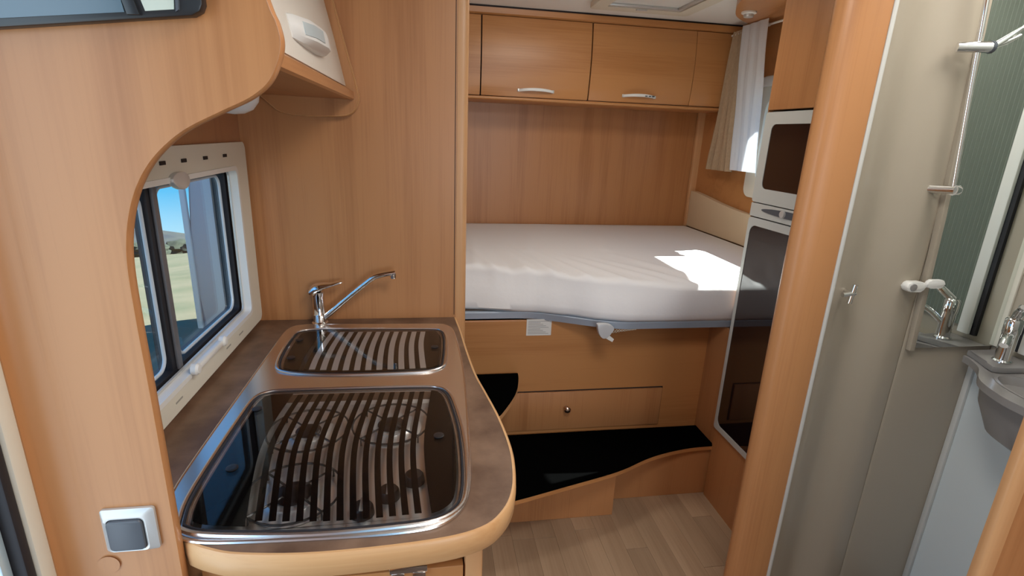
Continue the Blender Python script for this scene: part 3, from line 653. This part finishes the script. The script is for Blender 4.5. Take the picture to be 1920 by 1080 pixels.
# ================================================================== REFRIGERATOR COLUMN
FXX = 1.239
tc_ = thing('fridge_column', (1.5, 1.6, 0.0), 'tall wooden cabinet column built around the refrigerator', 'cabinet')
obj('plinth', box(FXX+0.004, XR-0.002, 1.345, 1.842, 0.0, 0.348), WV, tc_)
obj('side_panel', box(FXX+0.004, XR-0.002, 1.8425, 1.8445, 0.3485, CZ-0.001), WV, tc_)
ud = obj('upper_door', box(FXX, FXX+0.018, 1.35, 1.843, 1.672, CZ-0.004, 0.002), WV, tc_)
obj('carcass_top', box(FXX+0.019, XR-0.002, 1.345, 1.842, 1.672, CZ-0.002), WV, tc_)
rf = thing('refrigerator', (1.5, 1.6, 0.349), 'tall slim refrigerator with grey frames and dark glossy doors', 'refrigerator')
obj('body', box(FXX+0.022, XR-0.003, 1.347, 1.8415, 0.349, 1.668), SLATE, rf)
def fdoor(name, z0, z1, zi0, zi1, r):
    o = rrect(1.348, 1.841, z0, z1, 0.012, 4); n_ = rrect(1.39, 1.797, zi0, zi1, r, 4)
    fo = obj(name, ring(o, n_, 'x', FXX-0.004, FXX+0.0215), FRIDGEF, rf)
    obj('door_panel', prism(rrect(1.3895, 1.7975, zi0-0.0005, zi1+0.0005, r, 4), 'x', FXX-0.002, FXX+0.0215), FRIDGEP, fo)
    return fo
fz = fdoor('freezer_door', 1.340, 1.664, 1.392, 1.622, 0.022)
def fdoor2():
    o = rrect(1.348, 1.841, 0.353, 1.281, 0.012, 4); n_ = rrect(1.372, 1.823, 0.378, 1.252, 0.03, 4)
    fo = obj('main_door', ring(o, n_, 'x', FXX-0.004, FXX+0.0215), FRIDGEF, rf)
    obj('door_panel', prism(rrect(1.3715, 1.8235, 0.3775, 1.2525, 0.03, 4), 'x', FXX-0.002, FXX+0.0215), FRIDGEP, fo)
fdoor2()
cp = obj('control_panel', box(FXX-0.004, FXX+0.0215, 1.348, 1.841, 1.285, 1.336, 0.003), FRIDGEF, rf)
ov = [(1.62+0.15*math.copysign(abs(math.cos(a))**1.3, math.cos(a)), 1.316+0.0125*math.sin(a)) for a in [2*PI*k/40 for k in range(40)]]
obj('oval_inlay', prism(ov, 'x', FXX-0.0062, FXX-0.0038), SLATE, cp)
obj('dial', lathe([(0.001, 0), (0.0135, 0), (0.012, 0.007), (0.001, 0.008)], (FXX-0.006, 1.645, 1.317), 'x', 20, flip=-1), SILVER, cp)
obj('display', box(FXX-0.0068, FXX-0.006, 1.545, 1.59, 1.311, 1.322), BLACKP, cp)

# ================================================================== RIGHT WALL WINDOW, CURTAINS, SOFFIT
w2 = struct('window_2', ring(rrect(1.90, 2.70, 1.27, 1.892, 0.05), rrect(1.95, 2.62, 1.34, 1.80, 0.09), 'x', XR-0.018, XR-0.0005), CREAM, 'cream framed bedroom window half hidden by curtains')
obj('blind_cassette', box(XR-0.032, XR-0.0185, 1.92, 2.69, 1.838, 1.886, 0.004), WHITE, w2)
obj('pane', prism(rrect(1.945, 2.625, 1.335, 1.805, 0.09), 'x', XR+0.030, XR+0.033), ACRYL, w2)
obj('rubber_seal', ring(rrect(1.948, 2.622, 1.338, 1.802, 0.09), rrect(1.958, 2.612, 1.348, 1.792, 0.085), 'x', XR+0.005, XR+0.029), RUBBER, w2)
def curtain(name, top, bot, z1, z0, x, folds, amp, m, label, bow=0.0):
    nu, nv = folds*10, 24; F, Bk = [], []
    for j in range(nv+1):
        v = j/nv; z = z1+(z0-z1)*v; y0 = top[0]+(bot[0]-top[0])*v**1.2; y1 = top[1]+(bot[1]-top[1])*v**1.2
        f = []; bk = []
        for i in range(nu+1):
            u = i/nu; a = amp*(0.7+0.6*v)*(math.sin(2*PI*folds*u+0.4*math.sin(5*v))+0.35*math.sin(2*PI*folds*2.3*u+1.0))
            yy = y0+(y1-y0)*u+0.004*math.sin(9*v+6*u); xx = x+a-bow*v
            f.append((xx, yy, z)); bk.append((xx+0.003, yy, z))
        F.append(f+bk[::-1])
    return tag(obj(name, loft(F), m, ang=70), label, 'curtain')
curtain('curtain', (2.815, 2.925), (2.745, 3.005), 2.140, 1.395, 1.686, 4, 0.012, BEIGE, 'beige linen curtain hanging beside the bedroom window')
curtain('sheer_curtain', (2.556, 2.774), (2.453, 2.683), 2.140, 1.410, 1.640, 3, 0.0045, VOILE, 'white sheer curtain hanging in front of the bedroom window')
rd = thing('curtain_rod', (1.684, 2.4, 2.133), 'thin white curtain rod under the wooden soffit', 'curtain rod')
obj('rod', tube([(1.690, 1.87, 2.1255), (1.690, 2.95, 2.1255)], 0.0055, 10), WHITE, rd)
for yy in (2.62, 2.68, 2.75, 2.83, 2.90): obj('glider', lathe([(0.001, -0.004), (0.009, -0.004), (0.009, 0.004), (0.001, 0.004)], (1.690, yy, 2.1255), 'y', 14), WHITE, rd)
so_out = [(XR-0.002, 1.846)] + [(1.325, 1.846)] + smooth([(1.325, 2.05), (1.328, 2.206), (1.348, 2.315), (1.398, 2.437), (1.478, 2.575), (1.56, 2.665), (1.66, 2.74), (XR-0.002, 2.79)], 6)
sf = tag(obj('wooden_soffit', prism(so_out[::-1], 'z', 2.146, CZ-0.0005, 0.008), WY), 'rounded wooden soffit under the ceiling above the bedroom window', 'soffit')
spt = thing('spot_lamp', (1.50, 2.50, 2.12), 'small white spot lamp under the rounded wooden soffit', 'lamp')
obj('base', lathe([(0.001, 0), (0.034, 0), (0.034, -0.007), (0.028, -0.010), (0.001, -0.010)], (1.50, 2.50, 2.1455), 'z', 24), WHITE, spt)
obj('head', lathe([(0.001, -0.024), (0.021, -0.023), (0.023, -0.016), (0.022, -0.0105), (0.001, -0.0105)], (1.50, 2.50, 2.1455), 'z', 24), SILVER, spt)

# roof hatch
rh = thing('roof_hatch', (1.05, 2.45, CZ-0.03), 'white roof hatch in the ceiling in front of the rear cabinets', 'hatch')
obj('frame', ring(rrect(0.80, 1.32, 2.18, 2.775, 0.03), rrect(0.87, 1.25, 2.25, 2.70, 0.012), 'z', CZ-0.026, CZ-0.0005), CREAM, rh)
obj('blind', box(0.8705, 1.2495, 2.2505, 2.6995, CZ-0.012, CZ-0.0005), WHITE, rh)
obj('blind_rail', box(0.875, 1.245, 2.675, 2.692, CZ-0.024, CZ-0.0125, 0.002), SILVER, rh)
obj('blind_rail', box(1.226, 1.244, 2.26, 2.673, CZ-0.024, CZ-0.0125, 0.002), SILVER, rh)
obj('latch', box(1.02, 1.075, 2.694, 2.712, CZ-0.032, CZ-0.0265, 0.002), SILVER, rh)

# ================================================================== BATHROOM
# rear bathroom wall with rounded wooden nose
wbth = struct('wall_bathroom', prism([(0.99, 1.262), (XR-0.002, 1.262), (XR-0.002, 1.342), (1.06, 1.342)], 'z', 0, CZ), WV, 'bathroom wall between washroom and refrigerator')
nose = smooth([(1.052, 1.165), (1.02, 1.166), (0.985, 1.172), (0.958, 1.184), (0.945, 1.202), (0.944, 1.218), (0.958, 1.238), (0.985, 1.2615)], 5)+[(1.052, 1.2615)]
ns_ = obj('rounded_post', prism(nose[::-1], 'z', 0, CZ), WV, wbth)
obj('edge_strip', prism(smooth([(1.0525, 1.163), (1.058, 1.161), (1.064, 1.163), (1.066, 1.175)], 3)+[(1.066, 1.26), (1.0525, 1.26)], 'z', 0, CZ), ALU, wbth)
mo = smooth([(1.0665, 1.182), (1.10, 1.186), (1.14, 1.205), (1.19, 1.226), (1.23, 1.226), (1.28, 1.214), (1.32, 1.208), (1.36, 1.214), (1.384, 1.221), (1.392, 1.226), (1.40, 1.221), (1.52, 1.220), (1.70, 1.220)], 5)
obj('moulded_panel', prism(mo+[(1.70, 1.261), (1.0665, 1.261)], 'z', 0, CZ), BATHG, wbth)
bw = struct('wall_bathroom_side', box(1.702, 1.722, 0.60, 1.2195, 0.0, CZ), BATHG, 'taupe bathroom side wall behind the washbasin')
ws = struct('wall_washbasin_panel', box(1.652, 1.7015, 0.60, 1.2195, 0.0, 0.925), BATHW, 'white panel below the washbasin')
obj('corner_strip', box(1.640, 1.6518, 1.203, 1.2195, 0.0, 0.925, 0.002), ALU, ws)
# ribbed roller door on the side wall
pts = []
n_ = 62
for k in range(n_+1): pts.append((1.688+0.0028*math.cos(2*PI*k/2.0), 0.70+0.40*k/n_))
tb = thing('ribbed_shutter', (1.69, 0.9, 1.0), 'green-grey ribbed shutter facing the bathroom mirror', 'shutter')
obj('ribbed_panel', prism(pts+[(1.7005, 1.10), (1.7005, 0.70)], 'z', 1.02, 2.05), RIB, tb)
obj('frame', box(1.680, 1.7015, 1.1005, 1.135, 1.0, 2.08, 0.003), WHITE, tb)
obj('frame', box(1.680, 1.7015, 0.665, 0.6995, 1.0, 2.08, 0.003), WHITE, tb)
obj('dark_channel', box(1.690, 1.7015, 1.1355, 1.15, 1.0, 2.08), RUBBER, tb)
# mirror
ml = [(1.415, 0.992), (1.692, 0.992), (1.692, 2.0), (1.350, 2.0), (1.362, 1.809), (1.395, 1.389)]
mi = thing('bathroom_mirror', (1.55, 1.219, 0.992), 'tall frameless mirror on the taupe bathroom wall', 'mirror')
obj('glass', prism(ml, 'y', 1.2085, 1.2125), MIRROR, mi)
obj('backing', prism(ml, 'y', 1.2128, 1.2198), SLATE, mi)
obj('edge_strip', prism([(1.398, 0.985), (1.4145, 0.985), (1.3945, 1.389), (1.3615, 1.809), (1.349, 2.0), (1.333, 2.0), (1.346, 1.809), (1.379, 1.389)], 'y', 1.204, 1.2195, 0.002), BATHG, mi)
obj('side_strip', box(1.6925, 1.7005, 1.196, 1.2195, 0.992, 2.0, 0.002), CREAM, mi)
# shower rail
sr = thing('shower_rail', (1.33, 1.17, 1.45), 'chrome shower rail with sliding holder beside the bathroom mirror', 'shower rail')
rl = obj('rail', tube([(1.352, 1.170, 1.452), (1.315, 1.170, 1.757), (1.283, 1.170, 2.05)], 0.0062, 12), CHROME, sr)
obj('lower_bracket', tube([(1.325, 1.213, 1.454), (1.348, 1.172, 1.456), (1.352, 1.165, 1.456)], [0.0105, 0.0105, 0.011], 16), CHROME, sr)
obj('bracket_cap', lathe([(0.001, 0), (0.014, 0.0), (0.0145, 0.012), (0.011, 0.018), (0.001, 0.020)], (1.348, 1.166, 1.456), 'x', 18), CHROME, sr)
sl_ = obj('slide_holder', tube([(1.272, 1.188, 1.795), (1.305, 1.170, 1.795), (1.335, 1.160, 1.795)], [0.012, 0.013, 0.0135], 16), CHROME, sr)
obj('clamp_screw', lathe([(0.001, 0), (0.014, 0), (0.0145, 0.008), (0.010, 0.012), (0.001, 0.013)], (1.330, 1.160, 1.795), 'x', 18), SLATE, sl_)
for (dy_, dz_) in ((0.0, 0.04), (0.004, 0.026), (0.01, 0.048)):
    obj('prong', tube([(1.342, 1.160, 1.797), (1.362+dy_*2, 1.150+dy_, 1.797+dz_*0.45), (1.386+dy_*2, 1.142+dy_, 1.797+dz_)], [0.0075, 0.0065, 0.0035], 10), CHROME, sl_)
# coat hook
hk = thing('wall_hook', (1.115, 1.19, 1.15), 'small chrome cross-shaped hook on the taupe bathroom wall', 'hook')
obj('stem', tube([(1.128, 1.199, 1.176), (1.122, 1.165, 1.176)], 0.006, 12), CHROME, hk)
obj('cross_bar', tube([(1.119, 1.165, 1.150), (1.124, 1.163, 1.202)], 0.0068, 10), CHROME, hk)
obj('side_bar', tube([(1.092, 1.164, 1.174), (1.128, 1.164, 1.178)], 0.0068, 10), CHROME, hk)
# white latch
la = thing('door_latch', (1.36, 1.2, 1.18), 'white plastic swivel latch beside the bathroom mirror', 'latch')
obj('base', prism(rrect(1.312, 1.372, 1.172, 1.200, 0.0135, 5), 'y', 1.186, 1.2085, 0.003), WHITE, la)
obj('tongue', prism(rrect(1.368, 1.425, 1.184, 1.208, 0.0115, 5), 'y', 1.180, 1.192, 0.003), WHITE, la)
obj('screw', lathe([(0.001, 0), (0.010, 0), (0.010, 0.003), (0.001, 0.004)], (1.330, 1.1855, 1.186), 'y', 16, flip=-1), BASING, la)
# washbasin
wbz = thing('washbasin', (1.58, 0.95, 0.78), 'grey moulded washbasin with round bowl below the bathroom mirror', 'washbasin')
deck = smooth([(1.59, 1.2035), (1.578, 1.17), (1.544, 1.12), (1.472, 1.058), (1.435, 0.99), (1.42, 0.92), (1.43, 0.80), (1.48, 0.71), (1.56, 0.66), (1.639, 0.655)], 5)
deckL = deck+[(1.639, 1.2045)]
el = [(1.555+0.082*math.cos(2*PI*k/36), 0.90+0.165*math.sin(2*PI*k/36)) for k in range(36)]
ob = deck+[(1.6395, 1.2045)]
obj('deck', holed(ob, [el], 'z', 0.945, 0.965), BASING, wbz)
bowlr = [[(1.555+0.082*s*math.cos(2*PI*k/36), 0.90+0.165*s*math.sin(2*PI*k/36), z) for k in range(36)] for s, z in ((1.06, 0.966), (1.0, 0.967), (0.96, 0.95), (0.86, 0.88), (0.6, 0.835), (0.2, 0.825))]
obj('bowl', loft(bowlr, cap=False), BASING, wbz)
und = [[(1.560+ (0.105*s*math.cos(2*PI*k/36) if math.cos(2*PI*k/36) < 0 else 0.078*math.cos(2*PI*k/36)), 0.905+0.20*s*math.sin(2*PI*k/36), z) for k in range(36)] for s, z in ((1.0, 0.9448), (0.96, 0.89), (0.78, 0.82), (0.4, 0.79))]
obj('underside', loft(und), BASING, wbz)
obj('ledge', prism([(1.60, 1.2035), (1.59, 1.165), (1.562, 1.12), (1.55, 1.09), (1.575, 1.078), (1.6995, 1.072), (1.6995, 1.2035)][::-1], 'z', 0.9655, 0.9835, 0.004), BASING, wbz)
bfct = thing('washbasin_faucet', (1.615, 1.12, 0.984), 'chrome faucet with raised lever on the washbasin ledge', 'faucet')
qx, qy = 1.612, 1.118
obj('body', lathe([(0.001, 0), (0.023, 0), (0.023, 0.004), (0.019, 0.008), (0.019, 0.085), (0.0205, 0.088), (0.0205, 0.125), (0.016, 0.131), (0.001, 0.132)], (qx, qy, 0.984), 'z', 24), CHROME, bfct)
obj('spout', tube(smooth([(qx-0.01, qy-0.005, 1.035), (qx-0.05, qy-0.035, 1.075), (qx-0.10, qy-0.065, 1.085), (qx-0.125, qy-0.08, 1.07)], 5), 0.010, 12), CHROME, bfct)
obj('lever', tube(smooth([(qx, qy, 1.11), (qx-0.035, qy-0.03, 1.15), (qx-0.06, qy-0.05, 1.165)], 4), [0.012]*4+[0.009]*4+[0.006], 10), CHROME, bfct)
# near jamb of the bathroom door
nj = struct('wall_bathroom_front', box(0.975, XR-0.002, 0.585, 0.600, 0, CZ), WV, 'wooden wall edge at the near side of the bathroom door')
obj('edge_banding', prism(smooth([(0.9745, 0.583), (0.960, 0.584), (0.951, 0.589), (0.950, 0.598), (0.953, 0.605)], 3)+[(0.9745, 0.606)], 'z', 0, CZ), WLz, nj)
obj('bathroom_lining', box(0.975, 1.70, 0.6005, 0.606, 0, CZ), BATHW, nj)

# ================================================================== OUTSIDE
def gz(x, y):
    d = max(0, -0.42*x+0.91*y-3.2)
    return -0.55-0.186*d-max(0, -0.7-x)*0.02
def terrain():
    b = bmesh.new(); nx, ny = 64, 64; V = []
    for i in range(nx+1):
        r = (i/nx)**2.2; x = 3.5-(r*130+i*0.08); row = []
        for j in range(ny+1):
            t = j/ny; y = -8+t*14+t**2.4*150
            row.append(b.verts.new((x, y, gz(x, y)+0.05*math.sin(x*1.1+y*0.7)+0.04*math.sin(y*2.1))))
        V.append(row)
    for i in range(nx):
        for j in range(ny): b.faces.new((V[i][j], V[i+1][j], V[i+1][j+1], V[i][j+1]))
    return b
gd = struct('ground_outside', terrain(), GROUND, 'dry grassy slope outside the kitchen window'); gd['category'] = 'ground'
def blob(c, r, seed, squash=0.75, sx=1.0):
    b = bmesh.new(); bmesh.ops.create_icosphere(b, subdivisions=3, radius=1)
    rr = random.Random(seed); ph = [rr.random()*6 for _ in range(6)]
    for v in b.verts:
        n = 1+0.16*math.sin(4*v.co.x+ph[0])*math.sin(5*v.co.y+ph[1])+0.12*math.sin(9*v.co.z+ph[2]+3*v.co.x)+0.06*math.sin(17*v.co.y+ph[3])*math.sin(15*v.co.x+ph[4])
        v.co = Vector((c[0]+v.co.x*r*n*sx, c[1]+v.co.y*r*n, c[2]+v.co.z*r*n*squash))
    return b
def polar(az, d): a = math.radians(az); return d*math.sin(a), d*math.cos(a)
for k, (az, d, r) in enumerate(((-22.8, 92, 1.5), (-24.0, 96, 1.8), (-25.6, 90, 1.4), (-27.0, 98, 2.0), (-28.6, 88, 1.5))):
    x, y = polar(az, d)
    tag(obj('scrub_bush', blob((x, y, gz(x, y)+r*0.4), r, k), LEAF), 'dark scrub bush on the dry slope seen through the kitchen window', 'bush', 'scrub bushes on the slope')
x, y = polar(-26, 190)
struct('hill', blob((x, y, -72), 90, 40, 0.34, 1.6), HILLM, 'distant dark hill seen through the kitchen window')
cv = thing('parked_caravan', (-1.5, 8.0, gz(-1.5, 8)), 'pale parked caravan standing on the grass outside the kitchen window', 'caravan')
cz = gz(-2.0, 6.5)
obj('body', prism([(-2.75, cz+0.35), (-2.78, cz+1.2), (-2.70, cz+2.3), (-2.55, cz+2.5), (-0.75, cz+2.5), (-0.6, cz+2.3), (-0.55, cz+1.2), (-0.58, cz+0.35)][::-1], 'y', 6.5, 10.2, 0.05), CARAV, cv)
obj('skirt', box(-2.72, -0.6, 6.56, 10.1, cz+0.02, cz+0.345), mat('grey_skirt', (0.25, 0.26, 0.30), 0.6), cv)
obj('window', prism(rrect(-2.1, -1.2, cz+1.15, cz+1.75, 0.1), 'y', 6.47, 6.51), mat('tinted_window', (0.05, 0.06, 0.08), 0.1), cv)
obj('corner_trim', box(-2.80, -2.74, 6.47, 6.53, cz+0.35, cz+2.2, 0.01), mat('pale_trim', (0.6, 0.62, 0.66), 0.4), cv)
for yy in (7.9, 8.7): obj('wheel', lathe([(0.05, -0.09), (0.30, -0.09), (0.33, -0.05), (0.33, 0.05), (0.30, 0.09), (0.05, 0.09)], (-2.70, yy, gz(-2.7, yy)+0.33), 'x', 24), RUBBER, cv)
bx_, by_ = polar(-23.6, 5.2); bz_ = gz(bx_, by_)
sb = thing('storage_crate', (bx_, by_, bz_), 'dark blue storage crate with pale sack on top outside the kitchen window', 'crate')
obj('body', box(bx_-0.2, bx_+0.2, by_-0.18, by_+0.18, bz_-0.02, bz_+0.36, 0.03), CARM, sb)
obj('lid', box(bx_-0.215, bx_+0.215, by_-0.195, by_+0.195, bz_+0.361, bz_+0.40, 0.012), CARM, sb)
obj('sack', blob((bx_, by_, bz_+0.425), 0.14, 5, 0.35), mat('pale_sack', (0.22, 0.20, 0.14), 0.9), sb)
